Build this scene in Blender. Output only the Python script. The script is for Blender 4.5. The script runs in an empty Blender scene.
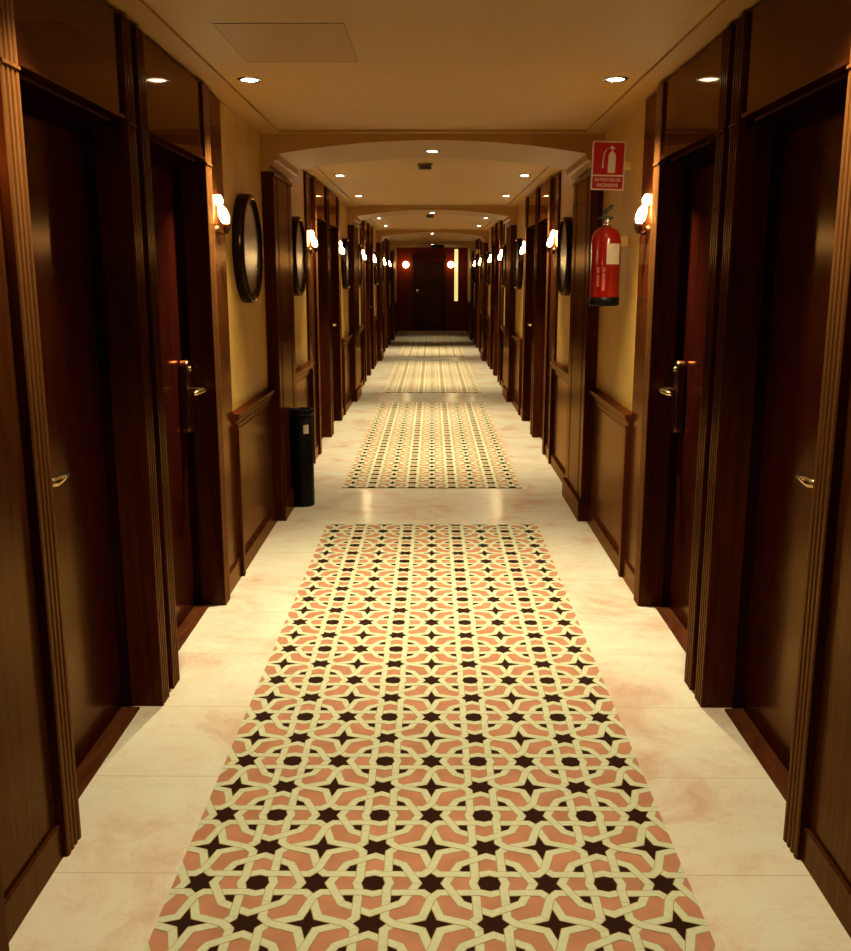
import bpy, bmesh, math, random
from mathutils import Vector, Matrix
random.seed(4)
PI = math.pi
S = bpy.context.scene
C = S.collection

# ------------------------------------------------------------------ helpers
class MB:
    def __init__(self):
        self.bm = bmesh.new(); self.mats = []; self.cur = 0
    def mat(self, m):
        if m not in self.mats: self.mats.append(m)
        self.cur = self.mats.index(m); return self
    def face(self, pts):
        f = self.bm.faces.new([self.bm.verts.new(p) for p in pts]); f.material_index = self.cur; return f
    def box(self, a, b):
        (x0, x1), (y0, y1), (z0, z1) = [sorted((a[i], b[i])) for i in range(3)]
        v = [self.bm.verts.new(p) for p in ((x0,y0,z0),(x1,y0,z0),(x1,y1,z0),(x0,y1,z0),(x0,y0,z1),(x1,y0,z1),(x1,y1,z1),(x0,y1,z1))]
        for q in ((0,3,2,1),(4,5,6,7),(0,1,5,4),(1,2,6,5),(2,3,7,6),(3,0,4,7)):
            self.bm.faces.new([v[i] for i in q]).material_index = self.cur
        return self
    def prism(self, pts, lo, hi, axis='z'):
        def P(p, h):
            return {'z': (p[0], p[1], h), 'y': (p[0], h, p[1]), 'x': (h, p[0], p[1])}[axis]
        a = [self.bm.verts.new(P(p, lo)) for p in pts]; b = [self.bm.verts.new(P(p, hi)) for p in pts]
        fs = [self.bm.faces.new(a), self.bm.faces.new(b)]
        n = len(pts)
        for i in range(n): fs.append(self.bm.faces.new((a[i], a[(i+1) % n], b[(i+1) % n], b[i])))
        for f in fs: f.material_index = self.cur
        return self
    def lathe(self, prof, seg=24, M=None, smooth=True):
        M = M or Matrix.Identity(4); rings = []
        for r, z in prof:
            if r < 1e-6: rings.append([self.bm.verts.new(M @ Vector((0, 0, z)))])
            else: rings.append([self.bm.verts.new(M @ Vector((r*math.cos(2*PI*i/seg), r*math.sin(2*PI*i/seg), z))) for i in range(seg)])
        for A, B in zip(rings, rings[1:]):
            for i in range(seg):
                j = (i+1) % seg
                if len(A) == 1 and len(B) == 1: continue
                if len(A) == 1: f = self.bm.faces.new((A[0], B[i], B[j]))
                elif len(B) == 1: f = self.bm.faces.new((A[i], A[j], B[0]))
                else: f = self.bm.faces.new((A[i], A[j], B[j], B[i]))
                f.material_index = self.cur; f.smooth = smooth
        return self
    def tube(self, pts, r, seg=10):
        pts = [Vector(p) for p in pts]; rings = []
        rr = r if isinstance(r, (list, tuple)) else [r]*len(pts)
        for i, p in enumerate(pts):
            t = (pts[min(i+1, len(pts)-1)] - pts[max(i-1, 0)]).normalized()
            u = t.cross(Vector((0, 0, 1)))
            if u.length < .2: u = t.cross(Vector((1, 0, 0)))
            u.normalize(); w = t.cross(u)
            rings.append([self.bm.verts.new(p + rr[i]*(math.cos(2*PI*k/seg)*u + math.sin(2*PI*k/seg)*w)) for k in range(seg)])
        for A, B in zip(rings, rings[1:]):
            for i in range(seg):
                f = self.bm.faces.new((A[i], A[(i+1) % seg], B[(i+1) % seg], B[i])); f.smooth = True; f.material_index = self.cur
        for R in (rings[0], rings[-1]): self.bm.faces.new(R).material_index = self.cur
        return self
    def mesh(self, name):
        bmesh.ops.recalc_face_normals(self.bm, faces=self.bm.faces)
        me = bpy.data.meshes.new(name); self.bm.to_mesh(me); self.bm.free()
        for m in self.mats: me.materials.append(m)
        return me

def link(name, me, parent=None, loc=(0, 0, 0), bevel=0):
    o = bpy.data.objects.new(name, me); C.objects.link(o); o.location = loc
    if parent: o.parent = parent
    if bevel:
        b = o.modifiers.new('bevel', 'BEVEL'); b.width = bevel; b.segments = 2; b.limit_method = 'ANGLE'; b.angle_limit = .6
    return o
def empty(name, loc=(0, 0, 0), rz=0):
    o = bpy.data.objects.new(name, None); C.objects.link(o); o.location = loc; o.rotation_euler.z = rz
    o.empty_display_size = .1; return o
def tag(o, label=None, cat=None, group=None, kind=None):
    if label: o['label'] = label
    if cat: o['category'] = cat
    if group: o['group'] = group
    if kind: o['kind'] = kind
    return o
def copy_tree(o, parent=None):
    c = o.copy(); C.objects.link(c)
    if parent: c.parent = parent
    for ch in KIDS(o): copy_tree(ch, c)
    return c
def KIDS(o): return [x for x in list(bpy.data.objects) if x.parent == o]

# ------------------------------------------------------------------ materials
def new_mat(name):
    m = bpy.data.materials.new(name); m.use_nodes = True
    nt = m.node_tree; return m, nt, nt.nodes['Principled BSDF']
def N(nt, t, **kw):
    n = nt.nodes.new(t)
    for k, v in kw.items():
        if k in n.inputs.keys(): n.inputs[k].default_value = v
        else: setattr(n, k, v)
    return n
def ramp(nt, fac, stops):
    r = nt.nodes.new('ShaderNodeValToRGB'); nt.links.new(fac, r.inputs[0])
    e = r.color_ramp.elements
    while len(e) < len(stops): e.new(.5)
    for i, (p, c) in enumerate(stops): e[i].position = p; e[i].color = (*c, 1)
    return r.outputs[0]
def coords(nt, scale, rot=(0, 0, 0)):
    tc = nt.nodes.new('ShaderNodeTexCoord'); mp = nt.nodes.new('ShaderNodeMapping')
    nt.links.new(tc.outputs['Object'], mp.inputs[0]); mp.inputs['Scale'].default_value = scale; mp.inputs['Rotation'].default_value = rot
    return mp.outputs[0]
def wood(name, dark, mid, rough=.3, coat=.6, scale=(14, 14, .9), coatr=.06):
    m, nt, b = new_mat(name); L = nt.links.new
    co = coords(nt, scale)
    n = N(nt, 'ShaderNodeTexNoise', Scale=2.2, Detail=7.0, Roughness=.6, Distortion=1.2); L(co, n.inputs['Vector'])
    L(ramp(nt, n.outputs[0], [(.3, dark), (.7, mid)]), b.inputs['Base Color'])
    b.inputs['Roughness'].default_value = rough; b.inputs['Specular IOR Level'].default_value = 0
    # amber varnish: a warm mirror layer weighted by fresnel
    g = nt.nodes.new('ShaderNodeBsdfGlossy'); g.inputs['Color'].default_value = (1, .60, .27, 1); g.inputs['Roughness'].default_value = coatr
    fr = nt.nodes.new('ShaderNodeFresnel'); fr.inputs['IOR'].default_value = 1.42
    mu = N(nt, 'ShaderNodeMath', operation='MULTIPLY'); L(fr.outputs[0], mu.inputs[0]); mu.inputs[1].default_value = coat
    mx = nt.nodes.new('ShaderNodeMixShader'); L(mu.outputs[0], mx.inputs[0]); L(b.outputs[0], mx.inputs[1]); L(g.outputs[0], mx.inputs[2])
    L(mx.outputs[0], nt.nodes['Material Output'].inputs['Surface'])
    return m
def plain(name, col, rough=.5, metal=0, coat=0, noise=0, nscale=20, bump=0, spec=.5):
    m, nt, b = new_mat(name); L = nt.links.new
    n = N(nt, 'ShaderNodeTexNoise', Scale=float(nscale), Detail=4.0); L(coords(nt, (1, 1, 1)), n.inputs['Vector'])
    k = noise if noise else .03
    L(ramp(nt, n.outputs[0], [(.3, tuple(c*(1-k) for c in col)), (.7, tuple(min(1, c*(1+k)) for c in col))]), b.inputs['Base Color'])
    b.inputs['Roughness'].default_value = rough; b.inputs['Metallic'].default_value = metal; b.inputs['Coat Weight'].default_value = coat
    b.inputs['Specular IOR Level'].default_value = spec
    if bump:
        bp = N(nt, 'ShaderNodeBump', Strength=bump, Distance=.004); L(n.outputs[0], bp.inputs['Height']); L(bp.outputs[0], b.inputs['Normal'])
    return m
def emit(name, col, strength):
    m, nt, b = new_mat(name)
    b.inputs['Base Color'].default_value = (.8, .8, .8, 1); b.inputs['Emission Color'].default_value = (*col, 1); b.inputs['Emission Strength'].default_value = strength
    return m

WD = wood('mahogany_door', (.018, .0018, .0010), (.040, .0050, .0018), .35, .75, coatr=.18)
WC = wood('mahogany_casing', (.026, .0040, .0012), (.060, .012, .003), .38, .45, coatr=.20)
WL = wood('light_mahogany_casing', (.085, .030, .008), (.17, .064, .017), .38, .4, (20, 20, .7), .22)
WP = wood('mahogany_panel', (.034, .008, .0020), (.080, .022, .005), .38, .6, coatr=.18)
WO = wood('polished_mahogany_panel', (.020, .004, .0015), (.042, .010, .003), .35, .8, coatr=.06)
WE = wood('red_mahogany', (.11, .009, .002), (.19, .022, .004), .40, .4, coatr=.20)
WT = wood('mahogany_floor_threshold', (.06, .016, .005), (.12, .035, .012), .3, .3, (9, 2, 9))
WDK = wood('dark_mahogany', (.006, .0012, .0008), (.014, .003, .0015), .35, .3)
BRONZE = plain('dark_bronze', (.10, .035, .015), .30, .9)
BRASS = plain('brass', (.72, .52, .25), .22, 1)
CHROME = plain('chrome', (.75, .75, .78), .15, 1)
BLACK = plain('black_paint', (.005, .004, .004), .38, 0, 0, spec=.15)
IRON = wood('black_lacquered_frame', (.006, .003, .002), (.010, .005, .003), .4, .45, coatr=.15)
MIRROR = plain('mirror_glass', (.42, .29, .12), .20, 1, 0, .005)
RED = plain('red_enamel', (.36, .008, .006), .22, 0, .6)
SIGNRED = plain('sign_red', (.30, .003, .004), .6, spec=.2)
SIGNWHITE = plain('sign_white', (.50, .36, .24), .5)
WHITE = plain('white_label', (.80, .74, .58), .5)
DARKGREY = plain('brown_plastic', (.22, .13, .05), .5)
GLOW = emit('sconce_glass', (1, .74, .36), 58)
LENS = emit('downlight_lens', (.95, .93, 1.0), 30)
STRIPGLOW = emit('wall_glow', (.95, .72, .22), 1.0)  # emission stands in for lamplight on the ochre plaster by the end door

def plaster_wall():
    m, nt, b = new_mat('ochre_plaster'); L = nt.links.new
    co = coords(nt, (1, 1, 1))
    n = N(nt, 'ShaderNodeTexNoise', Scale=3.5, Detail=8.0, Roughness=.65, Distortion=.6); L(co, n.inputs['Vector'])
    L(ramp(nt, n.outputs[0], [(.3, (.53, .29, .050)), (.7, (.68, .42, .080))]), b.inputs['Base Color'])
    b.inputs['Roughness'].default_value = .45
    n2 = N(nt, 'ShaderNodeTexNoise', Scale=60.0, Detail=3.0); L(co, n2.inputs['Vector'])
    bp = N(nt, 'ShaderNodeBump', Strength=.15, Distance=.003); L(n2.outputs[0], bp.inputs['Height']); L(bp.outputs[0], b.inputs['Normal'])
    return m
OCHRE = plaster_wall()
CREAM = plain('ceiling_paint', (.37, .178, .024), .6, 0, 0, .03, 6, .05)

def ceiling_tiles():
    m, nt, b = new_mat('ceiling_tiles'); L = nt.links.new
    co = coords(nt, (1, 1, 1)); sx = nt.nodes.new('ShaderNodeSeparateXYZ'); L(co, sx.inputs[0])
    def line(src, off):
        a = N(nt, 'ShaderNodeMath', operation='ADD'); L(src, a.inputs[0]); a.inputs[1].default_value = off
        p = N(nt, 'ShaderNodeMath', operation='PINGPONG'); L(a.outputs[0], p.inputs[0]); p.inputs[1].default_value = .3
        l = N(nt, 'ShaderNodeMath', operation='LESS_THAN'); L(p.outputs[0], l.inputs[0]); l.inputs[1].default_value = .0035
        return l.outputs[0]
    mx = N(nt, 'ShaderNodeMath', operation='MULTIPLY'); L(line(sx.outputs[1], .12), mx.inputs[0]); mx.inputs[1].default_value = .8
    n = N(nt, 'ShaderNodeTexNoise', Scale=90.0, Detail=3.0); L(co, n.inputs['Vector'])
    base = ramp(nt, n.outputs[0], [(.3, (.40, .208, .034)), (.7, (.45, .24, .045))])
    mix = nt.nodes.new('ShaderNodeMixRGB'); L(mx.outputs[0], mix.inputs[0]); L(base, mix.inputs[1]); mix.inputs[2].default_value = (.29, .16, .038, 1)
    L(mix.outputs[0], b.inputs['Base Color']); b.inputs['Roughness'].default_value = .6
    return m
TILES = ceiling_tiles()

def marble():
    m, nt, b = new_mat('cream_marble'); L = nt.links.new
    co = coords(nt, (1, 1, 1))
    n1 = N(nt, 'ShaderNodeTexNoise', Scale=2.3, Detail=10.0, Roughness=.66, Distortion=.5); L(co, n1.inputs['Vector'])
    base = ramp(nt, n1.outputs[0], [(.32, (.72, .46, .32)), (.48, (.84, .72, .54)), (.66, (.86, .83, .64))])
    n2 = N(nt, 'ShaderNodeTexNoise', Scale=3.1, Detail=9.0, Roughness=.68, Distortion=.3); L(coords(nt, (1, 1.8, 1)), n2.inputs['Vector'])
    v = ramp(nt, n2.outputs[0], [(.48, (0, 0, 0)), (.50, (1, 1, 1)), (.52, (0, 0, 0))])
    mix = nt.nodes.new('ShaderNodeMixRGB'); mm = N(nt, 'ShaderNodeMath', operation='MULTIPLY'); L(v, mm.inputs[0]); mm.inputs[1].default_value = .18
    L(mm.outputs[0], mix.inputs[0]); L(base, mix.inputs[1]); mix.inputs[2].default_value = (.62, .36, .24, 1)
    # slab joints across the corridor
    sx = nt.nodes.new('ShaderNodeSeparateXYZ'); L(co, sx.inputs[0])
    p = N(nt, 'ShaderNodeMath', operation='PINGPONG'); a = N(nt, 'ShaderNodeMath', operation='ADD'); L(sx.outputs[1], a.inputs[0]); a.inputs[1].default_value = -.25
    L(a.outputs[0], p.inputs[0]); p.inputs[1].default_value = .25
    l = N(nt, 'ShaderNodeMath', operation='LESS_THAN'); L(p.outputs[0], l.inputs[0]); l.inputs[1].default_value = .0016
    mix2 = nt.nodes.new('ShaderNodeMixRGB'); L(l.outputs[0], mix2.inputs[0]); L(mix.outputs[0], mix2.inputs[1]); mix2.inputs[2].default_value = (.60, .46, .30, 1)
    L(mix2.outputs[0], b.inputs['Base Color'])
    b.inputs['Roughness'].default_value = .16
    return m
MARBLE = marble()

# ------------------------------------------------------------------ dimensions (metres)
P = 6.0; ZC = 2.397
XC = .99      # face of the door casings
XP = 1.016    # face of the wood strips
XO = 1.003    # face of the overdoor panels
XW = 1.035    # face of the plaster
XD = 1.135     # face of the door leaves
XB = 1.30     # outside of the walls
YEND = 28.3; YBACK = -1.6
CAS0, D1A, D1B, D2A, D2B, CAS1 = 2.32, 2.42, 3.25, 3.49, 4.35, 4.45
S1A, S2B = 1.95, 4.80
PI0, PI1, PE = 5.98, 6.86, 6.73
BAYS = (0, 1, 2, 3)
ORD = ['nearest', 'second', 'third', 'farthest']

# ------------------------------------------------------------------ shell
m = MB().mat(MARBLE); m.box((-XB, YBACK, -.12), (XB, YEND+.2, 0)); tag(link('floor', m.mesh('floor')), 'polished cream and pink marble corridor floor', 'floor', kind='structure')
m = MB().mat(TILES); m.box((-XB, YBACK, ZC), (XB, YEND+.2, ZC+.1)); tag(link('ceiling', m.mesh('ceiling')), 'pale tiled corridor ceiling', 'ceiling', kind='structure')
for s, nm in ((-1, 'left'), (1, 'right')):
    m = MB().mat(OCHRE)
    m.box((s*XB, YBACK, 0), (s*(XB+.1), YEND+.2, ZC))
    cuts = [YBACK]
    for k in BAYS: cuts += [S1A+P*k, S2B+P*k]
    cuts.append(YEND)
    for a, b in zip(cuts[0::2], cuts[1::2]): m.box((s*XW, a, 0), (s*(XB-.001), b, ZC-.001))
    tag(link('wall_'+nm, m.mesh('wall_'+nm)), 'ochre plastered wall along the %s of the corridor' % nm, 'wall', kind='structure')
m = MB().mat(OCHRE); m.box((-XB, YBACK-.1, 0), (XB, YBACK, ZC)); tag(link('wall_back', m.mesh('wall_back')), 'plain ochre wall closing the near end of the corridor', 'wall', kind='structure')
m = MB().mat(WE)
m.box((-XB, YEND, 0), (XB, YEND+.1, ZC))
for x0, x1 in ((-1.03, -.58), (.40, .64), (.80, 1.03)): m.box((x0, YEND-.012, .14), (x1, YEND, ZC-.12))
m.box((-1.03, YEND-.02, 0), (-.58, YEND, .1)); m.box((.40, YEND-.02, 0), (1.03, YEND, .1))
tag(link('wall_end', m.mesh('wall_end')), 'red mahogany panelled wall at the far end', 'wall', kind='structure')

NTRIM = [0]
def trim(o_or_mb, label, loc=(0, 0, 0), bevel=0):
    NTRIM[0] += 1; n = 'trim_%d' % NTRIM[0]
    o = link(n, o_or_mb.mesh(n), None, loc, bevel); return tag(o, label, 'trim', kind='structure')

# ceiling border bands (plaster band that frames the tiles) per bay
def band(y0, y1, label):
    m = MB().mat(CREAM); z0 = ZC-.012
    for s in (-1, 1): m.box((s*.905, y0, z0), (s*XW, y1, ZC-.0005))
    m.box((-.905, y0, z0), (.905, y0+.10, ZC-.0005)); m.box((-.905, y1-.10, z0), (.905, y1, ZC-.0005))
    trim(m, label)
for k in (-1, 0, 1, 2, 3):
    band(max(PI1+P*(k-1), YBACK+.01)+.001, PI0+P*k-.001, 'pale plaster border around the %s ceiling field' % ['hidden', 'nearest', 'second', 'third', 'fourth'][k+1]) if k >= 0 else None
band(PI1+P*3+.001, YEND-.02, 'pale plaster border of the short ceiling field before the far wall')

m = MB().mat(plain('hatch_edge', (.25, .13, .03), .6))
for a, b in (((-.75, 3.48), (-.30, 3.483)), ((-.303, 3.483), (-.30, 4.077)), ((-.75, 3.483), (-.747, 4.077)), ((-.75, 4.077), (-.30, 4.08))): m.box((a[0], a[1], ZC-.002), (b[0], b[1], ZC-.0003))
m.mat(CREAM); m.box((-.7465, 3.4835, ZC-.0015), (-.3035, 4.0765, ZC-.0003))
trim(m, 'flush access hatch in the nearest ceiling field')
# ------------------------------------------------------------------ arches with stepped imposts
for k in (0, 1, 2, 3):
    pts = [(-XW, ZC-.001), (-XW, 2.175), (-.985, 2.175), (-.985, 2.205), (-.965, 2.205), (-.955, 2.235), (-.932, 2.24), (-.925, 2.275)]
    R = 24
    for i in range(1, R):
        x = -.925 + 1.85*i/R; pts.append((x, 2.275 + .077*(1-(x/.925)**2)))
    pts += [(-x, z) for x, z in reversed(pts[:8])]
    m = MB().mat(CREAM); m.prism(pts, PI0+P*k, PI1+P*k, 'y')
    trim(m, 'shallow plaster arch across the corridor, %s from the camera' % ORD[k])

# ------------------------------------------------------------------ piers
def pier(s):
    m = MB().mat(WC); X = .962
    prof = [(XW-.001, PI0), (X+.01, PI0), (X, PI0+.01)]
    y = PI0+.10
    for i in range(3):
        yy = y+.0+i*.025; prof += [(X, yy), (X+.006, yy+.004), (X+.006, yy+.010), (X, yy+.014)]
    y2 = PE-.20
    for i in range(3):
        yy = y2+i*.025; prof += [(X, yy), (X+.006, yy+.004), (X+.006, yy+.010), (X, yy+.014)]
    prof += [(X, PE-.01), (X+.01, PE), (XW-.001, PE)]
    m.prism([(s*a, b-PI0) for a, b in prof], .13, 2.15)
    m.box((s*(XW-.001), -.008, 0), (s*.945, PE-PI0+.008, .13))
    m.box((s*(XW-.001), -.004, 2.15), (s*.955, PE-PI0+.004, 2.172))
    return m
for s, nm in ((-1, 'left'), (1, 'right')):
    for k in BAYS: trim(pier(s), 'mahogany pier under the %s arch on the %s wall' % (ORD[k], nm), (0, PI0+P*k, 0))

# ------------------------------------------------------------------ wainscot runs
def wainscot(s, y0, y1, label, stile_near, stile_far):
    NTRIM[0] += 1; root = empty('trim_%d' % NTRIM[0], (s*XW, y0, 0)); tag(root, label, 'wainscot', kind='structure')
    L = y1-y0; X = lambda d: -s*d      # distance out of the wall
    m = MB().mat(WP); m.box((X(0.0005), .001, 0), (X(.014), L-.001, .80))
    link('wainscot_panel', m.mesh('wainscot_panel'), root)
    m = MB().mat(WC)
    m.prism([(X(.0005), .80), (X(.030), .80), (X(.036), .815), (X(.036), .825), (X(.048), .838), (X(.052), .85), (X(.052), .862), (X(.0005), .868)], .001, L-.001, 'y')
    m.prism([(X(.0145), .765), (X(.020), .765), (X(.026), .78), (X(.026), .7995), (X(.0145), .7995)], .05, L-.05, 'y')
    link('chair_rail', m.mesh('chair_rail'), root)
    m = MB().mat(WC); m.prism([(X(.0145), 0), (X(.034), 0), (X(.034), .085), (X(.024), .10), (X(.0145), .105)], .001, L-.001, 'y')
    link('skirting', m.mesh('skirting'), root)
    for on, a in ((stile_near, .001), (stile_far, L-.046)):
        if on:
            m = MB().mat(WC); m.box((X(.0145), a, .0), (X(.046), a+.045, .80)); link('stile', m.mesh('stile'), root, bevel=.003)
for s, nm in ((-1, 'left'), (1, 'right')):
    for k in BAYS:
        ws = [(S2B+P*k, PI0+P*k, 'mahogany wainscot on the %s wall before the %s arch' % (nm, ORD[k]), True, False)]
        near = PE+P*(k-1) if k else .9
        ws.append((near, S1A+P*k, 'mahogany wainscot on the %s wall %s' % (nm, ('just behind the %s arch' % ORD[k-1]) if k else 'beside the camera'), False, True))
        for a in ws: wainscot(s, *a)
    wainscot(s, PE+P*3, YEND-.03, 'mahogany wainscot on the %s wall after the farthest arch' % nm, False, False)

# ------------------------------------------------------------------ sconce panels (full height wood strips)
for s, nm in ((-1, 'left'), (1, 'right')):
    for k in BAYS:
        for y0, y1, w in ((S1A, CAS0, 'near'), (CAS1, S2B, 'far')):
            m = MB().mat(WP); m.box((s*XP, .0005, 0), (s*(XB-.002), y1-y0-.0005, ZC-.026))
            m.box((s*(XP-.012), .0005, 0), (s*XP, y1-y0-.0005, .10))
            trim(m, 'full height mahogany wall strip on the %s of the %s pair of %s doors' % (w+' side', ORD[k], nm), (0, y0+P*k, 0))

# ------------------------------------------------------------------ doors
def fluted(y0, y1, s, x=XC, deep=XB-.01):
    n = 3; w = y1-y0; f = w/(n+1.6)
    pr = [(deep, y0), (x+.004, y0), (x, y0+.004)]
    for i in range(n):
        c = y0+w/2+(i-(n-1)/2)*f*1.15
        pr += [(x, c-f*.3), (x+.005, c-f*.12), (x+.005, c+f*.12), (x, c+f*.3)]
    pr += [(x, y1-.004), (x+.004, y1), (deep, y1)]
    return [(s*a, b) for a, b in pr]
ND = [0]
def door(s, k, which):
    """which 0 = near door of the pair (handle on its near side), 1 = far door (handle on its far side)"""
    ND[0] += 1
    a, b = (D1A, D1B) if which == 0 else (D2A, D2B)
    cas = [(CAS0, D1A), (D1B, D1B+.09)] if which == 0 else [(D2A-.09, D2A), (D2B, CAS1)]
    yc = (a+b)/2; nm = 'left' if s < 0 else 'right'
    root = empty('door_%d' % ND[0], (0, yc+P*k, 0))
    tag(root, 'dark glossy mahogany door on the %s, %s door of the %s pair' % (nm, ['near', 'far'][which], ORD[k]), 'door', kind='structure')
    w = (b-a)/2
    m = MB().mat(WD); m.box((s*XD, -w+.022, .012), (s*(XD+.045), w-.022, 2.0))
    link('door_leaf', m.mesh('door_leaf'), root, bevel=.002)
    m = MB().mat(WDK)
    m.box((s*(XD-.03), -w+.0005, 0), (s*(XD+.08), -w+.02, 2.03)); m.box((s*(XD-.03), w-.02, 0), (s*(XD+.08), w-.0005, 2.03)); m.box((s*(XD-.03), -w+.021, 2.003), (s*(XD+.08), w-.021, 2.03))
    m.box((s*(XP+.002), -w+.0005, 2.031), (s*(XD+.08), w-.0005, 2.05))
    link('door_frame', m.mesh('door_frame'), root)
    m = MB().mat(WO); m.box((s*XO, -w+.0005, 2.051), (s*(XO+.03), w-.0005, ZC-.026)); m.box((s*(XO-.008), -w+.0005, 2.051), (s*XO, w-.0005, 2.062))
    link('overdoor_panel', m.mesh('overdoor_panel'), root)
    m = MB().mat(WT); m.box((s*1.07, -w+.021, .0005), (s*(XD+.06), w-.021, .008)); link('threshold', m.mesh('threshold'), root)
    for ci, (c0, c1) in enumerate(cas):
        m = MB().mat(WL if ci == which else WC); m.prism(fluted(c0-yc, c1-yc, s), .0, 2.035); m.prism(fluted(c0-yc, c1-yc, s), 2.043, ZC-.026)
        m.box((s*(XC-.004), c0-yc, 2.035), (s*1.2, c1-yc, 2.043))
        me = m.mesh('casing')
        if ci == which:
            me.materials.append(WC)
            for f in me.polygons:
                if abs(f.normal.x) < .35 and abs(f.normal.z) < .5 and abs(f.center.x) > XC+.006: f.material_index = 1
        link('casing', me, root)
    # recessed strip between the two doors of the pair belongs to the near door
    if which == 0:
        m = MB().mat(WP); m.box((s*(XC+.02), D1B+.0905-yc, 0), (s*(XB-.01), D2A-.0905-yc, ZC-.026)); link('pilaster_strip', m.mesh('pilaster_strip'), root)
    # shadow gap fillet above
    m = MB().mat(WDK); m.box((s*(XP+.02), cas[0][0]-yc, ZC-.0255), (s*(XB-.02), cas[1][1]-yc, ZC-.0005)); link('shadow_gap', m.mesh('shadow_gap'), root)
    # handle
    hy = (-w+.105) if which == 0 else (w-.075); d = 1 if which == 0 else -1
    hz = 1.0 if which == 0 else 1.05; X = s*XD
    m = MB().mat(BRONZE)
    n = 12; half = .165; pts = []
    for i in range(n+1): t = PI*i/n; pts.append((hy+.032*math.cos(t), hz-.03+half-.032+.032*math.sin(t)))
    for i in range(n+1): t = PI+PI*i/n; pts.append((hy+.032*math.cos(t), hz-.03-half+.032+.032*math.sin(t)))
    m.prism(pts, min(X, X-s*.042), max(X, X-s*.042), 'x')
    h = link('lock_housing', m.mesh('lock_housing'), root, bevel=.008)
    tag(h, 'dark bronze electronic lock housing')
    m = MB().mat(BRASS)
    m.tube([(X-s*.040, hy, hz), (X-s*.090, hy, hz), (X-s*.104, hy+d*.012, hz), (X-s*.104, hy+d*.05, hz+.002), (X-s*.098, hy+d*.105, hz), (X-s*.085, hy+d*.125, hz-.003)], [.013, .013, .014, .013, .011, .007], 12)
    tag(link('lever', m.mesh('lever'), h), 'shiny brass lever')
    m = MB().mat(BRASS); M = Matrix.Translation((X-s*.042, hy, hz+.095)) @ Matrix.Rotation(-s*PI/2, 4, 'Y'); m.lathe([(0, .010), (.010, .010), (.012, .007), (.012, 0)], 16, M)
    link('lock_cylinder', m.mesh('lock_cylinder'), h)
for s in (-1, 1):
    for k in BAYS:
        for w in (0, 1): door(s, k, w)

# end door
ND[0] += 1; cx = -.09; w = .40
root = empty('door_%d' % ND[0], (cx, YEND, 0)); tag(root, 'red mahogany door in the far end wall', 'door', kind='structure')
m = MB().mat(WC); m.box((-w, -.03, .01), (w, -.001, 2.03)); link('door_leaf', m.mesh('door_leaf'), root, bevel=.003)
m = MB().mat(WC)
for sx in (-1, 1): m.box((sx*(w+.004), -.06, 0), (sx*(w+.085), -.001, 2.10))
m.box((-w-.085, -.06, 2.101), (w+.085, -.001, 2.17)); link('door_frame', m.mesh('door_frame'), root, bevel=.004)
m = MB().mat(CHROME); M = Matrix.Translation((-w+.06, -.03, 1.15)) @ Matrix.Rotation(PI/2, 4, 'X'); m.lathe([(.05, 0), (.05, .006), (.018, .01), (.018, .03), (.045, .045), (.045, .06), (0, .075)], 20, M)
link('door_knob', m.mesh('door_knob'), root)

# ------------------------------------------------------------------ carpets with interlaced star pattern
CREAMY = plain('carpet_cream', (.64, .64, .42), .85, 0, 0, .05, 60, 0, .2)
PINK = plain('carpet_terracotta', (.52, .225, .125), .9, 0, 0, .14, 9, 0, .2)
DARK = plain('carpet_dark_brown', (.028, .009, .004), .9, 0, 0, .05, 60, 0, .1)
LINE = plain('carpet_olive_outline', (.40, .30, .12), .9, 0, 0, .05, 60, 0, .2)
CX, CY = .302, .318
def clip(poly, x0, x1, y0, y1):
    for ax, lim, sg in ((0, x0, 1), (0, x1, -1), (1, y0, 1), (1, y1, -1)):
        out = []
        for i in range(len(poly)):
            p, q = poly[i-1], poly[i]
            a, b = (p[ax]-lim)*sg, (q[ax]-lim)*sg
            if (a >= 0) != (b >= 0):
                t = a/(a-b); out.append((p[0]+t*(q[0]-p[0]), p[1]+t*(q[1]-p[1])))
            if b >= 0: out.append(q)
        poly = out
        if len(poly) < 3: return None
    ar = sum(poly[i-1][0]*poly[i][1]-poly[i][0]*poly[i-1][1] for i in range(len(poly)))
    return poly if abs(ar) > 1e-7 else None
def offsets(path, w, closed=False):
    n = len(path); L, R = [], []
    for i in range(n):
        a = path[i-1] if (i > 0 or closed) else None; b = path[i]; c = path[(i+1) % n] if (i < n-1 or closed) else None
        def nr(p, q):
            d = math.hypot(q[0]-p[0], q[1]-p[1]); return (-(q[1]-p[1])/d, (q[0]-p[0])/d)
        if a is None: v = nr(b, c); k = 1
        elif c is None: v = nr(a, b); k = 1
        else:
            u, t = nr(a, b), nr(b, c); v = (u[0]+t[0], u[1]+t[1]); d = math.hypot(*v); v = (v[0]/d, v[1]/d); k = 1/max(.5, v[0]*u[0]+v[1]*u[1])
        L.append((b[0]+v[0]*w*k, b[1]+v[1]*w*k)); R.append((b[0]-v[0]*w*k, b[1]-v[1]*w*k))
    return L, R
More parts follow.
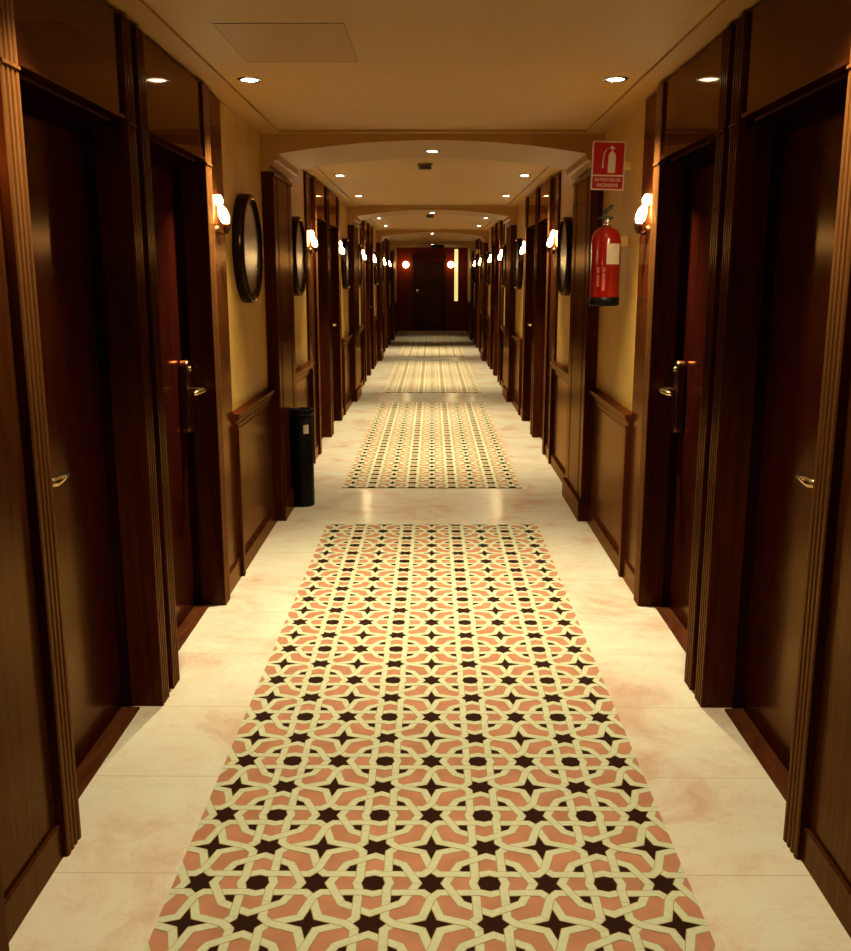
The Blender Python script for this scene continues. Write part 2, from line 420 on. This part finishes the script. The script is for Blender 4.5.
def cell_polys():
    """polygons of one repeat: (material, level, points) in cell units, roundel at the origin"""
    out = []; HW = .034; OW = .041
    def rot(p, q):
        for _ in range(q): p = (p[1], -p[0])
        return p
    for q in range(4):
        out.append((PINK, 0, [rot(p, q) for p in ((.10, -.12), (.34, -.12), (.37, 0), (.34, .12), (.10, .12))]))
        for tri in ([(.33, .10), (.43, .12), (.5, .190), (.40, .245)], [(.33, .10), (.40, .245), (.245, .245)], [(.40, .245), (.5, .190), (.425, .425)], [(.245, .245), (.40, .245), (.425, .425), (.245, .40)], [(.245, .40), (.425, .425), (.19, .5)], [(.245, .245), (.245, .40), (.12, .43), (.10, .33)], [(.245, .40), (.19, .5), (.12, .43)]):
            out.append((PINK, 0, [rot(p, q) for p in tri]))
        path = [(0, .142), (.07, .12), (.17, .12), (.235, .12), (.33, .12), (.43, .12), (.5, .190), (.575, .425), (.81, .5), (.88, .57), (.88, .67), (.88, .765), (.88, .83), (.88, .93), (.858, 1)]
        seg = [(0, 3, 1), (3, 5, 0), (5, 7, 1), (7, 9, 0), (9, 11, 1), (11, 14, 0)]
        # true end normals: horizontal start, vertical end
        for wd, mt, dl in ((OW, LINE, 0), (HW, CREAMY, 1)):
            L, R = offsets([(-.07, .12)]+path+[(.88, 1.07)], wd); L, R = L[1:-1], R[1:-1]
            for a, b, over in seg:
                for i in range(a, b):
                    out.append((mt, 1+2*over+dl, [rot(p, q) for p in (L[i], L[i+1], R[i+1], R[i])]))
    # ring: octagon, vertices on the axes
    r = .378; ring = []
    for i in range(8):
        t = PI/4*i; rr = r if i % 2 == 0 else .358
        ring.append((rr*math.sin(t), rr*math.cos(t)))
    for wd, mt, dl in ((OW, LINE, 0), (HW, CREAMY, 1)):
        L, R = offsets(ring, wd, True)
        for i in range(8):
            # clockwise from top: first half side crosses the vertical strap (under), second crosses the horizontal one (over)
            j = (i+1) % 8; over = (i % 2 == 1)
            out.append((mt, 1+2*over+dl, [L[i], L[j], R[j], R[i]]))
    return out
def carpet_mesh(y0, y1, yo):
    X = .672; m = MB(); polys = cell_polys(); zs = 0.004
    m.mat(DARK); m.box((-X, 0, .0004), (X, y1-y0, zs))
    zl = {0: zs+.0003, 1: zs+.0006, 2: zs+.0009, 3: zs+.0012, 4: zs+.0015}
    ny0 = math.floor((y0-yo)/CY)-1; ny1 = math.ceil((y1-yo)/CY)+1
    for ix in range(-4, 4):
        for iy in range(ny0, ny1+1):
            ox, oy = (ix+.5)*CX, yo+iy*CY-y0
            for mt, lv, pts in polys:
                q = clip([(ox+p[0]*CX, oy+p[1]*CY) for p in pts], -X, X, 0, y1-y0)
                if q:
                    m.mat(mt); ar = sum(q[i-1][0]*q[i][1]-q[i][0]*q[i-1][1] for i in range(len(q)))
                    if ar < 0: q = q[::-1]
                    m.face([(x, y, zl[lv]) for x, y in q])
    me = bpy.data.meshes.new('carpet'); bmesh.ops.recalc_face_normals(m.bm, faces=[f for f in m.bm.faces if f.index < 0 and False]); m.bm.to_mesh(me); m.bm.free()
    for mm in m.mats: me.materials.append(mm)
    return me
cm = carpet_mesh(.92, 5.87, 2.204)
for k in BAYS:
    tag(link('carpet_runner', cm, None, (0, .92+P*k+(.03 if k else 0), 0)), ['star patterned carpet runner filling the foreground floor', 'second patterned carpet runner, just past the first marble gap', 'third patterned carpet runner, between the second and third marble gaps', 'farthest long patterned carpet runner, before the farthest arch'][k], 'carpet', 'patterned carpet runners')
cm2 = carpet_mesh(24.95, 27.7, 26.214)
tag(link('carpet_runner', cm2, None, (0, 24.95, 0)), 'short patterned carpet runner in front of the far end door', 'carpet', 'patterned carpet runners')

# ------------------------------------------------------------------ round mirrors
def mirror(s):
    root = empty('wall_mirror')
    d = -s   # out of the wall
    M = Matrix.Rotation(d*PI/2, 4, 'Y')
    m = MB().mat(IRON); m.lathe([(.245, .0), (.290, .0), (.290, .045), (.286, .056), (.276, .062), (.266, .060), (.258, .050), (.250, .047), (.245, .046)], 64, M)
    link('mirror_frame', m.mesh('mirror_frame'), root)
    m = MB().mat(MIRROR); m.lathe([(0, .044), (.235, .044), (.246, .042), (.246, .02), (0, .02)], 64, M, False); link('mirror_glass', m.mesh('mirror_glass'), root)
    m = MB().mat(BRASS)
    m.lathe([(0, .074), (.007, .072), (.010, .066), (.010, .058)], 12, M); me = m.mesh('stud')
    for z in (-.268, .268): link('stud', me, root, (0, 0, z))
    return root
ML, MR = mirror(-1), mirror(1)
first = {-1: True, 1: True}
for s, base in ((-1, ML), (1, MR)):
    nm = 'left' if s < 0 else 'right'
    for k in BAYS:
        for j, y in enumerate((5.33, 7.35)):
            if s > 0 and k == 0 and j == 0: continue
            if k == 3 and j == 1: continue
            o = base if first[s] else copy_tree(base); first[s] = False
            o.location = (s*XW, y+P*k-(.08 if s < 0 and j == 1 else 0), 1.70)
            tag(o, 'round black framed mirror on the %s wall %s the %s arch' % (nm, ('in front of', 'just beyond')[j], ORD[k]), 'mirror', 'round corridor mirrors')

# ------------------------------------------------------------------ wall sconces
def sconce():
    root = empty('wall_sconce')     # wall plane x=0, sticks out along +x
    m = MB().mat(BRONZE); M = Matrix.Rotation(PI/2, 4, 'Y')
    m.lathe([(.0, .016), (.016, .016), (.026, .010), (.030, 0)], 24, Matrix.Translation((0, 0, -.10)) @ M)
    link('back_plate', m.mesh('back_plate'), root)
    m = MB().mat(BRONZE); m.tube([(.014, 0, -.10), (.03, 0, -.112), (.044, 0, -.102), (.047, 0, -.085)], .006, 10)
    m.lathe([(0, -.112), (.008, -.108), (.016, -.088), (.022, -.066), (.020, -.064), (0, -.066)], 20, Matrix.Translation((.047, 0, 0)))
    link('arm', m.mesh('arm'), root)
    m = MB().mat(GLOW)
    T = Matrix.Translation((.047, 0, -.062)) @ Matrix.Rotation(-.32, 4, 'Y')
    m.lathe([(0, -.004), (.013, 0), (.021, .018), (.0235, .040), (.020, .062), (.013, .078), (.010, .085)], 20, T)
    m.lathe([(.010, .085), (.016, .094), (.021, .108), (.020, .122), (.013, .133), (0, .137)], 20, T)
    link('glass_shade', m.mesh('glass_shade'), root)
    return root
SC = sconce(); f1 = True
for s in (-1, 1):
    nm = 'left' if s < 0 else 'right'
    for k in BAYS:
        for j, y in enumerate((2.13, 4.62)):
            o = SC if f1 else copy_tree(SC); f1 = False
            o.location = (s*XP, y+P*k, 1.86); o.rotation_euler.z = 0 if s < 0 else PI
            tag(o, 'glowing frosted glass sconce on the %s wall, %s side of the %s pair of doors' % (nm, ('near', 'far')[j], ORD[k]), 'wall lamp', 'corridor wall sconces')
GLOBE = emit('globe_glass', (1, .72, .36), 9)
for x, z, lab in ((-.76, 1.90, 'left of the far end door'), (.54, 1.90, 'right of the far end door')):
    root = empty('wall_globe_lamp', (x, YEND-.0125, z))
    m = MB().mat(BRONZE); m.lathe([(0, .03), (.03, .03), (.05, .018), (.055, 0)], 24, Matrix.Rotation(PI/2, 4, 'X')); m.tube([(0, -.025, 0), (0, -.05, 0)], .018, 12); link('back_plate', m.mesh('back_plate'), root)
    m = MB().mat(GLOBE); m.lathe([(0, -.095)]+[(.095*math.sin(PI*i/16), -.095*math.cos(PI*i/16)) for i in range(1, 16)]+[(0, .095)], 24, Matrix.Translation((0, -.14, 0))); link('glass_globe', m.mesh('glass_globe'), root)
    tag(root, 'glowing round glass globe lamp on the end wall, '+lab, 'wall lamp', 'end wall globe lamps')

# ------------------------------------------------------------------ downlights
def downlight(energy, kind):
    root = empty('recessed_downlight')
    m = MB().mat(CHROME); m.lathe([(.038, 0), (.038, -.002), (.041, -.006), (.050, -.006), (.055, -.001), (.055, 0)], 32)
    link('trim_ring', m.mesh('trim_ring'), root)
    m = MB().mat(LENS); m.lathe([(0, -.0075), (.022, -.006), (.037, -.002), (.037, 0)], 32); link('lamp_lens', m.mesh('lamp_lens'), root)
    l = bpy.data.lights.new('downlight', 'SPOT'); l.energy = energy; l.color = (1, .88, .56); l.spot_size = math.radians(kind); l.spot_blend = 1; l.shadow_soft_size = .03
    lo = bpy.data.objects.new('light_source', l); C.objects.link(lo); lo.parent = root; lo.location = (0, 0, -.02)
    return root
E_DL = 320
DL = downlight(E_DL, 80); DN = downlight(140, 80); f1 = True; f2 = True
for k in BAYS:
    for j, y in enumerate((2.42, 4.50)):
        if k == 3 and j == 1: continue
        for s in (-1, 1):
            if k == 0 and j == 0: o = DN if f2 else copy_tree(DN); f2 = False
            else: o = DL if f1 else copy_tree(DL); f1 = False
            o.location = (s*(.80 if k == 0 else .785), y+P*k-(.08 if k == 0 and j == 1 else 0), ZC)
            tag(o, 'small lit downlight at the %s edge of the %s ceiling field, %s row' % ('left' if s < 0 else 'right', ORD[k], ('nearer', 'farther')[j]), 'downlight', 'recessed ceiling downlights')
DA = downlight(115, 80); f1 = True
for k in BAYS:
    o = DA if f1 else copy_tree(DA); f1 = False
    o.location = (0, 6.47+P*k, 2.352)
    tag(o, 'single lit downlight under the middle of the %s arch' % ORD[k], 'downlight', 'arch downlights')

# ------------------------------------------------------------------ ceiling detectors
def detector():
    root = empty('smoke_detector'); m = MB().mat(DARKGREY)
    m.box((-.06, -.06, -.012), (.06, .06, 0)); m.prism([(-.05, -.05), (.05, -.05), (.05, .05), (-.05, .05)], -.045, -.012); link('housing', m.mesh('housing'), root, bevel=.006)
    m = MB().mat(BLACK)
    for i in range(4): m.box((-.035, -.0515, -.039+i*.007), (.035, -.049, -.036+i*.007))
    link('vent_slots', m.mesh('vent_slots'), root)
    return root
D = detector(); D.location = (-.055, 7.62, ZC); tag(D, 'small square brown detector on the ceiling behind the nearest arch', 'detector', 'ceiling detectors')
o = copy_tree(D); o.location = (-.03, 13.65, ZC); tag(o, 'small square brown detector on the ceiling behind the second arch', 'detector', 'ceiling detectors')
m = MB().mat(BLACK); m.box((-.17, -.05, -.11), (.17, .05, -.03)); m.box((-.02, -.02, -.03), (.02, .02, 0))
tag(link('emergency_lamp', m.mesh('emergency_lamp'), None, (.14, 25.1, ZC), .008), 'dark unlit box fitting under the ceiling before the far end door', 'emergency lamp')

# ------------------------------------------------------------------ narrow wall strip at the end, made to glow in place of lit plaster
root = empty('glowing_wall_strip', (.70, YEND, .84)); tag(root, 'tall narrow ochre wall strip right of the far end door, glowing in place of lamplight', 'wall strip')
m = MB().mat(STRIPGLOW); m.box((-.052, -.035, .02), (.052, -.002, 1.50)); link('wall_glow', m.mesh('wall_glow'), root)
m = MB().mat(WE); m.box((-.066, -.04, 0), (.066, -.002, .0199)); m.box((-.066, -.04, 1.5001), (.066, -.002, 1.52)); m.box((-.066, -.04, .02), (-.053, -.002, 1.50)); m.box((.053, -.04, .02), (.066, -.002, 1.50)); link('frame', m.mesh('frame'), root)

# ------------------------------------------------------------------ waste bin
root = empty('waste_bin', (-.888, 6.42, 0)); tag(root, 'tall slim black cylindrical bin standing against the left pier', 'bin')
m = MB().mat(BLACK); m.lathe([(0, .0), (.072, .0), (.074, .012), (.074, .63), (.070, .632)], 40); link('body', m.mesh('body'), root)
m = MB().mat(BLACK); m.lathe([(.060, .632), (.078, .632), (.080, .64), (.080, .668), (.076, .674), (.066, .672), (.060, .655), (0, .65)], 40); link('ashtray_top', m.mesh('ashtray_top'), root)
m = MB().mat(WHITE)
a0, a1 = -PI/2+.25, -PI/2+.75
for i in range(6):
    u, v = a0+(a1-a0)*i/6, a0+(a1-a0)*(i+1)/6; r = .0752
    m.face([(r*math.cos(u), r*math.sin(u), .51), (r*math.cos(v), r*math.sin(v), .51), (r*math.cos(v), r*math.sin(v), .57), (r*math.cos(u), r*math.sin(u), .57)])
tag(link('sticker', m.mesh('sticker'), root), 'small pale square sticker')

# ------------------------------------------------------------------ fire extinguisher
root = empty('fire_extinguisher', (.915, 5.15, 1.40)); tag(root, 'red fire extinguisher with black base hung on the right wall', 'fire extinguisher')
m = MB().mat(RED); m.lathe([(0, .03), (.076, .03), (.0775, .045), (.0775, .335), (.073, .365), (.058, .388), (.036, .402), (.024, .408), (.0, .408)], 40); link('cylinder', m.mesh('cylinder'), root)
m = MB().mat(BLACK); m.lathe([(0, 0), (.074, 0), (.080, .006), (.081, .045), (.078, .046)], 40); link('base_ring', m.mesh('base_ring'), root)
m = MB().mat(CHROME); m.lathe([(0, .408), (.022, .408), (.022, .425), (.016, .43), (.016, .45), (0, .45)], 20); m.lathe([(0, 0), (.015, 0), (.015, .012), (0, .012)], 16, Matrix.Translation((0, -.018, .438)) @ Matrix.Rotation(PI/2, 4, 'X')); link('valve', m.mesh('valve'), root)
m = MB().mat(BLACK)
m.prism([(-.045, .446), (.030, .446), (.030, .456), (.0, .462), (-.045, .455)], -.012, .012, 'y')
m.prism([(-.030, .462), (-.022, .457), (.012, .49), (.030, .515), (.022, .522), (-.004, .50)], -.011, .011, 'y')
link('squeeze_lever', m.mesh('squeeze_lever'), root, bevel=.002)
def curved(m, u0, u1, z0, z1, r=.0782):
    n = 8
    for i in range(n):
        u, v = u0+(u1-u0)*i/n, u0+(u1-u0)*(i+1)/n
        m.face([(r*math.cos(u), r*math.sin(u), z0), (r*math.cos(v), r*math.sin(v), z0), (r*math.cos(v), r*math.sin(v), z1), (r*math.cos(u), r*math.sin(u), z1)])
m = MB().mat(WHITE); curved(m, -PI/2-.10, -PI/2+.95, .215, .320); tag(link('white_label', m.mesh('white_label'), root), 'cream paper label')
m = MB().mat(plain('faded_print', (.62, .16, .10), .5)); 
for u, z0, z1 in ((-.75, .10, .16), (-.75, .17, .20), (-.35, .08, .17), (-.35, .175, .20)): curved(m, -PI/2+u, -PI/2+u+.2, z0, z1, .0779)
link('faded_print', m.mesh('faded_print'), root)
m = MB().mat(OCHRE); m.box((.074, .02, .31), (XW-.9155, .04, .36)); link('wall_mount', m.mesh('wall_mount'), root)

# ------------------------------------------------------------------ extinguisher sign, standing out from the wall
def text(body, size, mat, name, parent, loc, sx=1):
    cu = bpy.data.curves.new(name, 'FONT'); cu.body = body; cu.size = size; cu.align_x = 'CENTER'; cu.align_y = 'CENTER'; cu.extrude = .0006; cu.offset = size*.012
    t = bpy.data.objects.new(name+'_tmp', cu); C.objects.link(t)
    me = bpy.data.meshes.new_from_object(t.evaluated_get(bpy.context.evaluated_depsgraph_get())); bpy.data.objects.remove(t)
    me.materials.clear(); me.materials.append(mat)
    o = link(name, me, parent, loc); o.rotation_euler = (PI/2, 0, 0); o.scale = (sx, 1, 1); return o
root = empty('fire_extinguisher_sign', (.915, 5.17, 2.116)); root.rotation_euler = (0, math.radians(1.2), 0)
tag(root, 'red and white projecting sign with extinguisher pictogram above the extinguisher', 'sign')
m = MB().mat(SIGNWHITE); m.box((-.0865, 0, -.122), (.0865, .003, .122)); link('sign_plate', m.mesh('sign_plate'), root)
m = MB().mat(SIGNRED); m.box((-.079, -.0012, -.045), (.079, -.0002, .115)); m.box((-.079, -.0012, -.115), (.079, -.0002, -.053)); link('red_field', m.mesh('red_field'), root)
m = MB().mat(SIGNWHITE)
y0, y1 = -.0022, -.0013
body = [(-.002, -.035), (.036, -.035), (.036, .052), (.030, .064), (.021, .070), (.021, .080), (.013, .080), (.013, .070), (.004, .064), (-.002, .052)]
m.prism(body, y0, y1, 'y')
m.prism([(.006, .083), (.028, .083), (.030, .089), (.012, .100), (.006, .095)], y0, y1, 'y')
hose = [(.006, .088), (-.012, .082), (-.024, .062), (-.028, .030), (-.029, .005)]
for (a, b), (c, d) in zip(hose, hose[1:]):
    m.prism([(a-.003, b-.002), (a+.003, b+.002), (c+.003, d), (c-.003, d)], y0, y1, 'y')
m.prism([(-.034, -.012), (-.024, -.012), (-.026, .006), (-.032, .006)], y0, y1, 'y')
link('pictogram', m.mesh('pictogram'), root)
text('EXTINTOR DE', .0225, SIGNWHITE, 'lettering', root, (0, -.0015, -.071), .93)
text('INCENDIOS', .0225, SIGNWHITE, 'lettering', root, (0, -.0015, -.098), .93)
m = MB().mat(OCHRE); m.box((.0868, .0005, -.02), (.119, .0025, .02)); link('mounting_flange', m.mesh('mounting_flange'), root)

# ------------------------------------------------------------------ world, camera, view
w = bpy.data.worlds.new('world'); S.world = w; w.use_nodes = True
w.node_tree.nodes['Background'].inputs[0].default_value = (0, 0, 0, 1); w.node_tree.nodes['Background'].inputs[1].default_value = 0
cam = bpy.data.cameras.new('camera'); co = bpy.data.objects.new('camera', cam); C.objects.link(co); S.camera = co
cam.sensor_fit = 'VERTICAL'; cam.sensor_height = 24; cam.lens = 24*950/951; cam.clip_start = .02; cam.clip_end = 100
co.location = (0, 0, 1.55)
co.rotation_euler = (PI/2-math.atan(198.5/950), 0, math.atan(6.5/950))
S.view_settings.view_transform = 'Standard'; S.view_settings.look = 'None'; S.view_settings.gamma = 1; S.view_settings.exposure = 0; S.view_settings.use_curve_mapping = False
